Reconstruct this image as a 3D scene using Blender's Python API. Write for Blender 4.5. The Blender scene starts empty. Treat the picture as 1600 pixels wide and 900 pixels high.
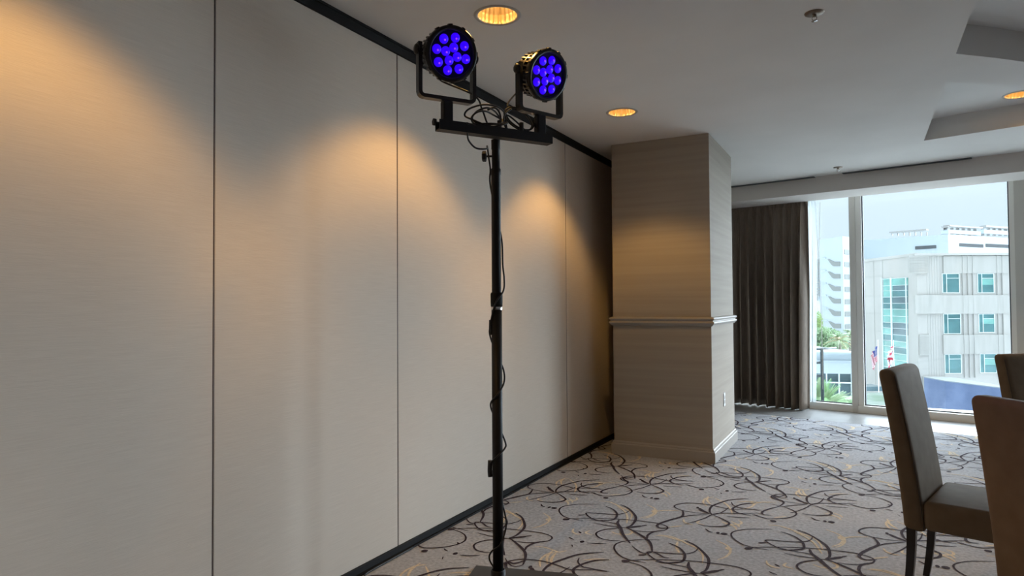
import bpy, bmesh, math, random
from mathutils import Vector, Matrix
from mathutils.geometry import tessellate_polygon
random.seed(7)
sc = bpy.context.scene
PI = math.pi

# ------------------------------------------------------------------ camera
F_PX, YAW, PITCH, ROLL = 1037.4, 0.4883, 0.0237, -0.0065
CAM = Vector((2.176, 0.0, 1.3))
_fw = Vector((-math.sin(YAW)*math.cos(PITCH), math.cos(YAW)*math.cos(PITCH), math.sin(PITCH)))
_r = _fw.cross(Vector((0, 0, 1))).normalized()
_u = _r.cross(_fw)
_R = _r*math.cos(ROLL) + _u*math.sin(ROLL)
_U = _u*math.cos(ROLL) - _r*math.sin(ROLL)
cd = bpy.data.cameras.new('camera')
cd.sensor_width = 36; cd.lens = F_PX/1600*36; cd.clip_end = 600; cd.clip_start = 0.05
cam = bpy.data.objects.new('camera', cd); sc.collection.objects.link(cam)
cam.matrix_world = Matrix(((_R.x, _U.x, -_fw.x, CAM.x), (_R.y, _U.y, -_fw.y, CAM.y), (_R.z, _U.z, -_fw.z, CAM.z), (0, 0, 0, 1)))
sc.camera = cam

# ------------------------------------------------------------------ light and exposure
sc.view_settings.view_transform = 'Standard'
sc.view_settings.look = 'None'
sc.view_settings.gamma = 1
sc.view_settings.use_curve_mapping = False
sc.view_settings.exposure = 0.0
HORIZON, ZENITH = (0.73, 0.92, 1.05), (2.3, 2.7, 3.0)
SPOT_W = 92.0
SUN_W = 20.0
sun = bpy.data.lights.new('soft_sun', 'SUN'); sun.energy = SUN_W; sun.angle = math.radians(75); sun.color = (0.77, 0.885, 1.0)
so = bpy.data.objects.new('soft_sun', sun); sc.collection.objects.link(so)
so.rotation_euler = Vector((0.62, 0.72, 0.36)).to_track_quat('Z', 'Y').to_euler()
w = bpy.data.worlds.new('overcast_sky'); sc.world = w; w.use_nodes = True
nt = w.node_tree; nt.nodes.clear()
tc = nt.nodes.new('ShaderNodeTexCoord'); sx = nt.nodes.new('ShaderNodeSeparateXYZ'); cr = nt.nodes.new('ShaderNodeValToRGB')
bg = nt.nodes.new('ShaderNodeBackground'); wo = nt.nodes.new('ShaderNodeOutputWorld')
nt.links.new(tc.outputs['Generated'], sx.inputs[0]); nt.links.new(sx.outputs['Z'], cr.inputs[0])
nt.links.new(cr.outputs[0], bg.inputs[0]); nt.links.new(bg.outputs[0], wo.inputs[0])
K = 4.0
e = cr.color_ramp.elements
e[0].position = 0.0; e[0].color = tuple(c/K for c in HORIZON)+(1,)
e[1].position = 0.85; e[1].color = tuple(c/K for c in ZENITH)+(1,)
m_ = e.new(0.12); m_.color = (0.80/K, 0.97/K, 1.08/K, 1)
m_ = e.new(0.28); m_.color = (0.88/K, 1.08/K, 1.22/K, 1)
m_ = e.new(0.45); m_.color = (1.4/K, 1.75/K, 2.0/K, 1)
bg.inputs[1].default_value = K

# ------------------------------------------------------------------ helpers
col = sc.collection
H = 2.685                                   # ceiling height
DW = Vector((0.978, -0.208, 0)).normalized()   # along the window wall
NW = Vector((0.208, 0.978, 0)).normalized()    # out through the window wall
W0 = Vector((1.53, 8.90, 0))
FH = Vector((-math.sin(YAW), math.cos(YAW), 0)); RH = Vector((math.cos(YAW), math.sin(YAW), 0))

def ray(px, py):
    return _R*((px-800)/F_PX) + _U*((450-py)/F_PX) + _fw
def on_floor(px, py, z=0.0):
    r = ray(px, py); return CAM + r*((z-CAM.z)/r.z)
def on_plane(px, py, p0, n):
    r = ray(px, py); return CAM + r*((Vector(p0)-CAM).dot(n)/r.dot(n))
def at_depth(px, py, D):                       # point on the upright plane D metres ahead
    return on_plane(px, py, CAM+FH*D, FH)

def material(name, color, rough=0.6, metal=0.0, emit=None, strength=1.0, spec=0.5):
    m = bpy.data.materials.new(name); m.use_nodes = True
    b = m.node_tree.nodes['Principled BSDF']
    b.inputs['Base Color'].default_value = (*color, 1)
    b.inputs['Roughness'].default_value = rough
    b.inputs['Metallic'].default_value = metal
    b.inputs['Specular IOR Level'].default_value = spec
    if emit:
        b.inputs['Emission Color'].default_value = (*emit, 1); b.inputs['Emission Strength'].default_value = strength
    return m

def noisy(m, c1, c2, scale=(8, 8, 8), detail=4, lo=0.35, hi=0.65, bump=0.0, bscale=None, coord='Object', dist=0.002):
    """two-colour noise into the base colour, with optional bump"""
    t = m.node_tree; b = t.nodes['Principled BSDF']
    tcn = t.nodes.new('ShaderNodeTexCoord'); mp = t.nodes.new('ShaderNodeMapping'); nz = t.nodes.new('ShaderNodeTexNoise')
    rp = t.nodes.new('ShaderNodeValToRGB')
    mp.inputs['Scale'].default_value = scale
    nz.inputs['Scale'].default_value = 1.0; nz.inputs['Detail'].default_value = detail
    t.links.new(tcn.outputs[coord], mp.inputs[0]); t.links.new(mp.outputs[0], nz.inputs['Vector'])
    t.links.new(nz.outputs['Fac'], rp.inputs[0]); t.links.new(rp.outputs[0], b.inputs['Base Color'])
    rp.color_ramp.elements[0].position = lo; rp.color_ramp.elements[0].color = (*c1, 1)
    rp.color_ramp.elements[1].position = hi; rp.color_ramp.elements[1].color = (*c2, 1)
    if bump:
        mp2 = t.nodes.new('ShaderNodeMapping'); mp2.inputs['Scale'].default_value = bscale or scale
        n2 = t.nodes.new('ShaderNodeTexNoise'); n2.inputs['Scale'].default_value = 1.0; n2.inputs['Detail'].default_value = 2
        bp = t.nodes.new('ShaderNodeBump'); bp.inputs['Strength'].default_value = bump; bp.inputs['Distance'].default_value = dist
        t.links.new(tcn.outputs[coord], mp2.inputs[0]); t.links.new(mp2.outputs[0], n2.inputs['Vector'])
        t.links.new(n2.outputs['Fac'], bp.inputs['Height']); t.links.new(bp.outputs[0], b.inputs['Normal'])
    return m

class MB:
    def __init__(s): s.bm = bmesh.new()
    def quad(s, pts, mi=0):
        f = s.bm.faces.new([s.bm.verts.new(p) for p in pts]); f.material_index = mi; return f
    def box(s, x0, x1, y0, y1, z0, z1, bevel=0.0, seg=2, M=None):
        r = bmesh.ops.create_cube(s.bm, size=1)
        vs = r['verts']
        for v in vs:
            v.co = Vector((x0+(v.co.x+.5)*(x1-x0), y0+(v.co.y+.5)*(y1-y0), z0+(v.co.z+.5)*(z1-z0)))
        if bevel:
            es = list({e for v in vs for e in v.link_edges})
            rr = bmesh.ops.bevel(s.bm, geom=es, offset=bevel, segments=seg, affect='EDGES', profile=0.5)
            vs = [v for v in {v for f in rr['faces'] for v in f.verts} | {v for v in vs if v.is_valid}]
        if M is not None:
            for v in vs: v.co = M @ v.co
        return s
    def prism(s, pts, z0, z1, mi=0):
        a = [s.bm.verts.new((p[0], p[1], z0)) for p in pts]; b = [s.bm.verts.new((p[0], p[1], z1)) for p in pts]
        n = len(pts); fs = [s.bm.faces.new(list(reversed(a))), s.bm.faces.new(b)]
        for i in range(n): fs.append(s.bm.faces.new((a[i], a[(i+1) % n], b[(i+1) % n], b[i])))
        for f in fs: f.material_index = mi
        bmesh.ops.recalc_face_normals(s.bm, faces=fs)
        return s
    def extrude(s, prof, A, B, up=Vector((0, 0, 1)), out=None):
        """profile (o, z) carried from A to B; o goes along out"""
        A = Vector(A); B = Vector(B)
        a = [s.bm.verts.new(A+out*o+up*z) for o, z in prof]; b = [s.bm.verts.new(B+out*o+up*z) for o, z in prof]
        n = len(prof); fs = [s.bm.faces.new(a), s.bm.faces.new(list(reversed(b)))]
        for i in range(n): fs.append(s.bm.faces.new((a[i], b[i], b[(i+1) % n], a[(i+1) % n])))
        bmesh.ops.recalc_face_normals(s.bm, faces=fs)
        return s
    def tube(s, pts, r, n=8, caps=True):
        pts = [Vector(p) for p in pts]
        if not hasattr(r, '__len__'): r = [r]*len(pts)
        rings = []; ref = None
        for i, p in enumerate(pts):
            t = (pts[min(i+1, len(pts)-1)]-pts[max(i-1, 0)]).normalized()
            if ref is None:
                ref = t.orthogonal().normalized()
            ref = (ref - t*ref.dot(t)).normalized(); bn = t.cross(ref)
            rings.append([s.bm.verts.new(p+(ref*math.cos(2*PI*k/n)+bn*math.sin(2*PI*k/n))*r[i]) for k in range(n)])
        for a, b in zip(rings, rings[1:]):
            for k in range(n): s.bm.faces.new((a[k], a[(k+1) % n], b[(k+1) % n], b[k])).smooth = True
        if caps:
            s.bm.faces.new(list(reversed(rings[0]))); s.bm.faces.new(rings[-1])
        return s
    def lathe(s, prof, M=None, n=32, smooth=True, close=False):
        """(r, h) profile about local Z"""
        M = M or Matrix()
        rings = []
        for r, h in prof:
            if r < 1e-6: rings.append([s.bm.verts.new(M @ Vector((0, 0, h)))])
            else: rings.append([s.bm.verts.new(M @ Vector((r*math.cos(2*PI*k/n), r*math.sin(2*PI*k/n), h))) for k in range(n)])
        for a, b in zip(rings, rings[1:]):
            for k in range(n):
                k2 = (k+1) % n
                if len(a) == 1 and len(b) == 1: continue
                if len(a) == 1: f = s.bm.faces.new((a[0], b[k2], b[k]))
                elif len(b) == 1: f = s.bm.faces.new((a[k], a[k2], b[0]))
                else: f = s.bm.faces.new((a[k], a[k2], b[k2], b[k]))
                f.smooth = smooth
        return s
    def build(s, name, mat, parent=None, recalc=False):
        if recalc: bmesh.ops.recalc_face_normals(s.bm, faces=s.bm.faces[:])
        me = bpy.data.meshes.new(name); s.bm.to_mesh(me); s.bm.free()
        for m in (mat if isinstance(mat, (list, tuple)) else [mat]): me.materials.append(m)
        o = bpy.data.objects.new(name, me); col.objects.link(o)
        if parent: o.parent = parent
        return o

def tag(o, label=None, cat=None, group=None, kind=None):
    if label: o['label'] = label
    if cat: o['category'] = cat
    if group: o['group'] = group
    if kind: o['kind'] = kind
    return o
def empty(name, label=None, cat=None, loc=(0, 0, 0), rz=0.0, group=None, kind=None):
    o = bpy.data.objects.new(name, None); col.objects.link(o); o.empty_display_size = 0.1
    o.location = loc; o.rotation_euler = (0, 0, rz)
    return tag(o, label, cat, group, kind)
def struct(o, label=None):
    return tag(o, label, None, None, 'structure')
def copy_tree(o, parent=None):
    c = o.copy(); col.objects.link(c); c.parent = parent
    for ch in list(o.children): copy_tree(ch, c)
    return c
def spline(pts, k=6):
    """Catmull-Rom through 2D/3D points"""
    P = [Vector(p) for p in pts]
    if len(P) < 3:
        return [P[0].lerp(P[1], i/k) for i in range(k+1)]
    Q = [P[0]*2-P[1]]+P+[P[-1]*2-P[-2]]; out = []
    for i in range(1, len(Q)-2):
        a, b, c, d = Q[i-1:i+3]
        for j in range(k):
            t = j/k
            out.append(0.5*((2*b)+(c-a)*t+(2*a-5*b+4*c-d)*t*t+(3*b-a-3*c+d)*t**3))
    out.append(P[-1]); return out

# ------------------------------------------------------------------ materials
M_black = material('black_powder_coat', (0.006, 0.006, 0.007), 0.55, spec=0.3)
M_blackm = material('black_satin_metal', (0.02, 0.02, 0.022), 0.3, 0.6)
M_rubber = material('black_rubber', (0.007, 0.007, 0.008), 0.7, spec=0.25)
M_cable = material('black_cable_jacket', (0.008, 0.007, 0.007), 0.42, spec=0.4)
M_chrome = material('bright_steel', (0.6, 0.6, 0.6), 0.25, 1.0)
M_white = material('white_painted_metal', (0.72, 0.74, 0.74), 0.4)
M_frame = material('cream_window_frame', (0.90, 0.90, 0.86), 0.35)
M_mull = material('grey_aluminium_mullion', (0.78, 0.77, 0.73), 0.4)
M_gasket = material('dark_window_gasket', (0.03, 0.04, 0.045), 0.6)
M_ceil = noisy(material('ceiling_paint', (0.62, 0.61, 0.59), 0.9, spec=0.2), (0.70, 0.685, 0.665), (0.74, 0.725, 0.705), (1.5, 1.5, 1.5))
M_soffit = material('soffit_paint', (0.60, 0.56, 0.53), 0.85, spec=0.2)
M_trim = material('painted_trim', (0.36, 0.33, 0.295), 0.5)
M_fabric = noisy(material('partition_wall_fabric', (0.62, 0.58, 0.53), 0.95, spec=0.1),
                 (0.655, 0.58, 0.50), (0.705, 0.63, 0.545), (2, 7, 260), 5, 0.3, 0.7, 0.25, (2, 30, 420), dist=0.002)
M_paper = noisy(material('grasscloth_wallpaper', (0.5, 0.45, 0.38), 0.8, spec=0.2),
                (0.355, 0.315, 0.265), (0.41, 0.365, 0.31), (0.7, 0.7, 26), 4, 0.3, 0.7, 0.08, (2, 2, 200))
M_tile = noisy(material('polished_floor_tile', (0.5, 0.49, 0.46), 0.32, spec=0.3), (0.27, 0.27, 0.27), (0.32, 0.32, 0.32), (3, 3, 3))
M_carpet = noisy(material('grey_loop_carpet', (0.36, 0.34, 0.33), 0.95, spec=0.1), (0.34, 0.35, 0.375), (0.52, 0.53, 0.565), (55, 55, 55), 6, 0.3, 0.7, 0.4, (170, 170, 170))
M_swirl = noisy(material('dark_plum_carpet_yarn', (0.05, 0.035, 0.045), 0.95, spec=0.1), (0.035, 0.024, 0.032), (0.075, 0.055, 0.068), (80, 80, 80))
M_cream = noisy(material('cream_carpet_yarn', (0.6, 0.5, 0.38), 0.95, spec=0.1), (0.60, 0.50, 0.36), (0.78, 0.66, 0.48), (80, 80, 80))
M_leather = noisy(material('brown_faux_leather', (0.2, 0.15, 0.1), 0.65, spec=0.04), (0.155, 0.111, 0.071), (0.19, 0.138, 0.09), (14, 14, 14), 4, 0.3, 0.7, 0.12, (260, 260, 260), dist=0.001)
M_seam = material('dark_leather_seam', (0.06, 0.042, 0.028), 0.6)
M_leg = material('black_lacquered_wood', (0.012, 0.010, 0.010), 0.3)
M_curtain = noisy(material('taupe_drape_cloth', (0.12, 0.1, 0.085), 0.75, spec=0.3), (0.20, 0.158, 0.125), (0.255, 0.204, 0.163), (90, 90, 12))
M_brass = material('amber_reflector', (0.92, 0.74, 0.45), 0.3, 1.0)
M_ledoff = material('led_bezel', (0.01, 0.008, 0.03), 0.3)
def glass_mat(name, tint, refl=0.04):
    m = bpy.data.materials.new(name); m.use_nodes = True; t = m.node_tree; t.nodes.clear()
    o = t.nodes.new('ShaderNodeOutputMaterial'); mx = t.nodes.new('ShaderNodeMixShader'); tr = t.nodes.new('ShaderNodeBsdfTransparent'); gl = t.nodes.new('ShaderNodeBsdfGlossy')
    tr.inputs[0].default_value = (*tint, 1); gl.inputs['Roughness'].default_value = 0.02; mx.inputs[0].default_value = refl
    t.links.new(tr.outputs[0], mx.inputs[1]); t.links.new(gl.outputs[0], mx.inputs[2]); t.links.new(mx.outputs[0], o.inputs[0])
    return m
M_glass = glass_mat('clear_window_glass', (0.985, 1.0, 1.0), 0.03)
def sheer_mat():
    m = bpy.data.materials.new('white_voile'); m.use_nodes = True; t = m.node_tree; t.nodes.clear()
    o = t.nodes.new('ShaderNodeOutputMaterial'); mx = t.nodes.new('ShaderNodeMixShader'); mx2 = t.nodes.new('ShaderNodeMixShader')
    tr = t.nodes.new('ShaderNodeBsdfTransparent'); df = t.nodes.new('ShaderNodeBsdfDiffuse'); tl = t.nodes.new('ShaderNodeBsdfTranslucent')
    df.inputs[0].default_value = tl.inputs[0].default_value = (0.60, 0.64, 0.65, 1); mx.inputs[0].default_value = 0.5; mx2.inputs[0].default_value = 0.6
    t.links.new(df.outputs[0], mx2.inputs[1]); t.links.new(tl.outputs[0], mx2.inputs[2])
    t.links.new(tr.outputs[0], mx.inputs[1]); t.links.new(mx2.outputs[0], mx.inputs[2]); t.links.new(mx.outputs[0], o.inputs[0])
    return m
M_voile = sheer_mat()

# ------------------------------------------------------------------ the room
X1, Y0 = 9.0, -3.6                               # far right and back of the room
PS = 8.226                                       # plane of the soffit face and of the carpet edge (distance along NW)
PW = W0.dot(NW)                                  # plane of the window frames
def wl(s, o=0.0, z=0.0):                         # point on the window wall: s along it, o into the room
    p = W0 + DW*s - NW*o; return Vector((p.x, p.y, z))
def yline(x, P=PS): return (P - NW.x*x)/NW.y
# downlight positions
DL_WALL = [(0.64, -0.93), (0.64, 0.92), (0.64, 2.76), (0.64, 4.61)]
ZT = 2.86
DL_TRAY = [(3.24, 6.22), (4.9, 5.85)]  # the second is an unseen downlight added to brighten the room
DL_ROOM = []
RH_ = 0.097
tray1 = [(2.65, 1.0), (2.65, 4.43), (2.86, 4.62), (3.02, 4.78), (3.24, 4.95), (5.4, 4.95), (5.4, 1.0)]
tray2 = [(2.65, 4.97), (2.65, 6.71), (3.31, 6.52), (4.3, 6.2), (5.4, 6.1), (5.4, 5.45), (3.3, 5.45)]

def tess(mb, outer, holes, z, mi=0):
    polys = [[Vector((p[0], p[1], 0)) for p in outer]]+[[Vector((p[0], p[1], 0)) for p in h] for h in holes]
    flat = [p for q in polys for p in q]
    vs = [mb.bm.verts.new((p.x, p.y, z)) for p in flat]
    for t in tessellate_polygon(polys):
        try: mb.bm.faces.new([vs[i] for i in t]).material_index = mi
        except ValueError: pass
def circ(x, y, r, n=28): return [(x+r*math.cos(2*PI*k/n), y+r*math.sin(2*PI*k/n)) for k in range(n)]

mb = MB()
tess(mb, [(-0.3, Y0), (X1, Y0), (X1, yline(X1)), (-0.3, yline(-0.3))],
     [tray1, tray2]+[circ(x, y, RH_) for x, y in DL_WALL+DL_ROOM], H)
for tr, inside in ((tray1, []), (tray2, DL_TRAY)):
    tess(mb, tr, [circ(x, y, RH_) for x, y in inside], ZT)
    n = len(tr)
    for i in range(n):
        a, b = tr[i], tr[(i+1) % n]
        mb.quad([(a[0], a[1], H), (b[0], b[1], H), (b[0], b[1], ZT), (a[0], a[1], ZT)])
mb.box(-0.4, X1+0.2, Y0-0.2, 10.5, 3.1, 3.3)
struct(mb.build('ceiling', M_ceil))

# soffit above the windows
mb = MB()
A = Vector((-0.3, yline(-0.3), 0)); B = Vector((X1, yline(X1), 0))
mb.extrude([(0, 2.50), (0, 3.1), (1.1, 3.1), (1.1, 2.60), (0.55, 2.60), (0.55, 2.50)], A, B, out=NW)
struct(mb.build('trim_1', M_soffit), 'painted soffit running above the windows')

# floor: carpet with its woven swirls, tile strip by the windows
C2, C3, C4, C8, C6, C5 = (790, 740, 5.625), (1000, 740, 5.625), (1200, 740, 5.625), (1150, 740, 6.4), (980, 700, 6.43), (790, 660, 6.43)
DARK = [
 # flower near the column side
 (C2, 8, [(1010, 275), (1075, 305), (1130, 360), (1145, 400), (1110, 455), (1060, 475)]),
 (C2, 4, [(510, 405), (600, 398), (750, 395), (1000, 402), (1200, 420), (1340, 440), (1420, 470), (1395, 500), (1250, 512), (1120, 500), (1060, 478)]),
 (C2, 11, [(1060, 480), (1150, 468), (1200, 462)]), (C2, 6, [(1190, 463), (1215, 458), (1242, 455)]),
 (C2, 4, [(775, 435), (870, 455), (960, 468), (1040, 478)]),
 (C2, 6, [(1060, 478), (950, 485), (850, 500), (795, 530), (830, 570), (920, 590), (1005, 592)]),
 (C2, 5, [(820, 272), (640, 272), (510, 290), (470, 325), (500, 370), (560, 395), (620, 405), (680, 415)]),
 (C2, 14, [(503, 405), (525, 405), (560, 403)]),
 (C2, 7, [(880, 290), (950, 320), (980, 360), (965, 395), (930, 410), (830, 415), (750, 408)]),
 (C2, 8, [(638, 366), (668, 366), (698, 364)]),
 (C2, 5, [(1090, 325), (1060, 345), (980, 360), (850, 355), (710, 348), (755, 395), (850, 420), (980, 445), (1020, 475)]),
 (C2, 10, [(995, 410), (985, 440), (1010, 480), (1035, 540), (1095, 615)]),
 (C2, 5, [(1110, 635), (1150, 670), (1200, 698), (1250, 702), (1290, 690)]),
 (C2, 9, [(1060, 475), (1130, 510), (1230, 570), (1275, 620), (1290, 690)]),
 (C2, 8, [(1395, 500), (1300, 515), (1250, 545), (1245, 575)]),
 (C2, 5, [(555, 560), (575, 572), (600, 582)]), (C2, 6, [(655, 598), (690, 604)]), (C2, 4, [(715, 612), (800, 618), (885, 614)]),
 (C2, 12, [(645, 520), (662, 518)]), (C2, 8, [(580, 636), (590, 636)]),
 # flower mirrored
 (C3, 7, [(955, 222), (800, 232), (700, 260), (630, 290), (612, 330), (630, 362)]),
 (C3, 5, [(1050, 325), (940, 315), (800, 315), (700, 295), (600, 275), (480, 262), (380, 262), (310, 280), (310, 300), (370, 325), (480, 345), (600, 357)]),
 (C3, 5, [(365, 383), (450, 370), (600, 360)]),
 (C3, 11, [(520, 305), (545, 325), (610, 355)]), (C3, 10, [(495, 300), (520, 302)]),
 (C3, 5, [(400, 445), (500, 418), (580, 390), (630, 365), (700, 350), (745, 328), (780, 300)]),
 (C3, 7, [(640, 365), (700, 390), (760, 420), (785, 440), (760, 460), (700, 468), (600, 465), (510, 450)]),
 (C3, 5, [(805, 252), (815, 275), (860, 298), (900, 305), (1000, 318), (1070, 325)]),
 (C3, 7, [(1020, 262), (940, 265), (870, 280), (820, 305), (820, 325), (870, 350), (975, 370)]),
 (C3, 5, [(630, 352), (760, 350), (900, 352), (1060, 350)]),
 (C3, 4, [(760, 375), (850, 385), (960, 390)]),
 (C3, 4, [(985, 360), (1050, 380), (1140, 402)]), (C3, 14, [(1145, 415), (1170, 420), (1198, 424)]),
 (C3, 6, [(575, 487), (605, 510), (640, 518)]), (C3, 8, [(670, 522), (700, 526)]), (C3, 4, [(710, 530), (770, 535)]),
 (C8, 6, [(340, 305), (480, 335), (570, 370), (605, 405), (560, 435), (450, 452), (300, 450), (180, 410)]),
]
LINK = [                                       # links that only one of the two twin flowers has
 (C3, 9, [(375, 325), (380, 355), (365, 380), (280, 405), (190, 435), (150, 460), (180, 480), (265, 480)]),
 (C2, 7, [(1290, 690), (1330, 705), (1390, 738), (1440, 745)]),
 (C8, 8, [(440, 328), (320, 360), (265, 385), (270, 410), (350, 420)]),
 (C8, 8, [(500, 210), (440, 230), (370, 222), (400, 250), (460, 275), (475, 300), (440, 325)]),
 (C8, 6, [(0, 330), (60, 310), (190, 298)]),
]
CREAM = [
 (C2, 4, [(330, 345), (385, 385), (375, 425), (310, 460), (230, 480)]), (C2, 12, [(378, 395), (380, 415)]),
 (C2, 5, [(980, 285), (1045, 330), (1070, 380), (1065, 440)]),
 (C2, 4, [(260, 640), (350, 650), (430, 678), (470, 690), (540, 678)]), (C2, 7, [(440, 700), (405, 750), (400, 810)]),
 (C2, 4, [(450, 110), (448, 80), (490, 55), (560, 45)]), (C2, 6, [(930, 510), (980, 530), (1080, 535), (1112, 515), (1090, 495)]),
 (C2, 4, [(480, 220), (545, 250), (550, 275)]), (C2, 3, [(600, 485), (590, 510), (620, 530), (660, 538)]), (C2, 3, [(740, 500), (705, 520), (760, 540)]),
 (C3, 4, [(0, 390), (80, 372), (130, 340), (105, 318)]), (C3, 5, [(125, 340), (200, 325), (340, 325)]), (C3, 12, [(115, 325), (130, 345)]),
 (C3, 5, [(160, 540), (260, 550), (330, 575), (420, 620), (500, 655), (550, 710), (550, 790)]),
 (C3, 5, [(600, 200), (590, 235), (620, 270)]), (C3, 4, [(800, 420), (860, 450), (872, 470)]), (C3, 3, [(250, 470), (320, 465), (370, 460)]),
 (C3, 3, [(850, 250), (950, 245), (1040, 250)]),
]
UX, UY = 1.045, 1.82
def inside(p):
    if p.x < 0.02 or p.x > 6.5 or p.y < -1.5: return False
    if p.dot(NW) > PS-0.02: return False
    return True
mb = MB()
carp = [(-0.3, Y0), (X1, Y0), (X1, yline(X1)), (-0.3, yline(-0.3))]
f = mb.bm.faces.new([mb.bm.verts.new((x, y, 0)) for x, y in carp]); f.material_index = 0
seen_z = 0
layer = 0
def ribbon(pts, wid, mi, z):
    global layer
    layer += 1; z = (0.0006 if mi == 2 else 0.0016) + 0.000004*(layer % 220)
    n = len(pts); L = []; Rr = []
    for i, p in enumerate(pts):
        t = (pts[min(i+1, n-1)]-pts[max(i-1, 0)])
        if t.length < 1e-6: t = Vector((1, 0))
        t.normalize(); q = Vector((-t.y, t.x))
        s = i/(n-1); ww = wid*(0.35+0.65*math.sin(PI*min(max(s, 0), 1))**0.6)*0.5
        L.append(p+q*ww); Rr.append(p-q*ww)
    ok = [inside(p) for p in pts]
    for i in range(n-1):
        if ok[i] and ok[i+1]:
            mb.quad([(Rr[i].x, Rr[i].y, z), (Rr[i+1].x, Rr[i+1].y, z), (L[i+1].x, L[i+1].y, z), (L[i].x, L[i].y, z)], mi)
def trace(stroke):
    (ox, oy, k), wd, pts = stroke
    P = []
    for u, v in pts:
        q = on_floor(ox+u/k, oy+v/k); P.append(Vector((q.x, q.y)))
    mid = P[len(P)//2]; dist = (Vector((mid.x, mid.y, 0))-CAM).length
    return spline(P, 5), wd/k*dist/F_PX*2.8
NA = 20                                        # strokes of the first flower
jobs = [(2, st, 0.455) for st in CREAM]+[(1, st, -0.46 if i < NA else 0.49) for i, st in enumerate(DARK)]+[(1, st, None) for st in LINK]
for mi, st, hy in jobs:
    if True:
        P, wd = trace(st)
        wd = max(wd, 0.010) if mi == 1 else max(wd*1.25, 0.013)
        if len(st[2]) == 2 or (len(st[2]) == 3 and st[1] >= 12): wd = max(wd, 0.035)
        for i in range(-4, 6):
            for j in range(-3, 4):
                for h in ((0, 1) if hy is not None else (0,)):
                    off = Vector((i*UX+h*UX/2, j*UY+h*(hy or 0)))
                    q = P[0]+off
                    if not (-0.6 < q.x < 6.2 and -1 < q.y < 9.3): continue
                    ribbon([p+off for p in P], wd, mi, 0.0008 if mi == 2 else 0.0012)
struct(mb.build('floor', [M_carpet, M_swirl, M_cream]), 'grey carpet woven with dark plum loops and cream curls')
mb = MB()
for q in (0,):
    mb.quad([(-0.3, yline(-0.3), 0.001), (X1, yline(X1), 0.001), (X1, yline(X1, PW+0.2), 0.001), (-0.3, yline(-0.3, PW+0.2), 0.001)])
struct(mb.build('floor_2', M_tile), 'pale polished strip of floor in front of the windows')
mb = MB(); mb.box(-0.4, X1+0.2, Y0-0.2, 9.6, -0.3, -0.01)
struct(mb.build('floor_3', M_trim), 'floor slab below the carpet')

# partition wall of fabric covered panels
wall_left = struct(empty('wall_left', 'fabric covered folding partition wall of tall panels'))
ys = [Y0, -2.79, -1.67, -0.55, 0.57, 1.69, 2.81, 3.93, 5.05, 6.19]
for a, b in zip(ys, ys[1:]):
    mb = MB(); mb.box(-0.06, 0.0, a+0.003, b-0.003, 0.03, H-0.055, bevel=0.002, seg=1)
    mb.build('wall_panel', M_fabric, wall_left)
    mb = MB(); mb.box(-0.05, 0.0008, b-0.0018, b+0.0018, 0.03, H-0.055)
    mb.build('panel_seam', material('panel_edge_trim', (0.15, 0.115, 0.10), 0.6), wall_left)
mb = MB(); mb.box(-0.08, -0.055, Y0, 6.19, 0, H); mb.build('panel_core', M_rubber, wall_left)
mb = MB(); mb.box(-0.06, 0.012, Y0, 6.19, H-0.056, H-0.0005); mb.box(0.012, 0.02, Y0, 6.19, H-0.012, H-0.0005)
mb.build('ceiling_track', M_rubber, wall_left)
mb = MB(); mb.box(-0.06, 0.012, Y0, 6.19, 0.0, 0.040, bevel=0.003, seg=1); mb.box(0.012, 0.026, Y0, 6.19, 0.0, 0.010)
mb.build('floor_seal', M_rubber, wall_left)
mb = MB(); mb.box(-0.3, -0.08, Y0, 6.19, -0.01, 3.1); mb.box(-0.3, 0.25, 6.19, 6.3, -0.01, 3.1); mb.box(-0.3, 0.25, 6.3, 9.9, -0.01, 3.1)
struct(mb.build('wall_left_2', M_paper), 'solid wall behind the folding partition')
mb = MB(); mb.box(-0.4, X1+0.2, Y0-0.2, Y0, -0.01, 3.1); M_dim = material('brown_back_wall', (0.22, 0.18, 0.15), 0.8); struct(mb.build('wall_back', M_dim))
mb = MB(); mb.box(X1, X1+0.2, Y0, 8.4, -0.01, 3.1); struct(mb.build('wall_right', M_dim))

# column
cx0, cx1, cy0, cy1 = 0.236, 1.071, 5.525, 6.542
wc = struct(empty('wall_column', 'square column papered in brown grasscloth beside the partition'))
mb = MB(); mb.box(cx0, cx1, cy0, cy1, 0, H, bevel=0.002, seg=1); mb.build('column_body', M_paper, wc)
def band(prof, name):
    m = MB(); g = 0.0
    C = [(cx0, cy0), (cx1, cy0), (cx1, cy1), (cx0, cy1)]
    rings = []
    for (o, z) in prof:
        rings.append([m.bm.verts.new((x, y, z)) for x, y in ((cx0-o, cy0-o), (cx1+o, cy0-o), (cx1+o, cy1+o), (cx0-o, cy1+o))])
    for a, b in zip(rings, rings[1:]):
        for k in range(4): m.bm.faces.new((a[k], a[(k+1) % 4], b[(k+1) % 4], b[k]))
    return m.build(name, M_trim, wc, recalc=True)
band([(0, 0.0), (0.022, 0.0), (0.022, 0.085), (0.018, 0.092), (0.012, 0.094), (0.012, 0.103), (0.006, 0.112), (0, 0.113)], 'column_baseboard')
band([(0, 1.105), (0.012, 1.108), (0.016, 1.116), (0.024, 1.122), (0.03, 1.132), (0.026, 1.141), (0.018, 1.145), (0.018, 1.152), (0.026, 1.158), (0.03, 1.166), (0.024, 1.175), (0.01, 1.18), (0, 1.182)], 'chair_rail')
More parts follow.
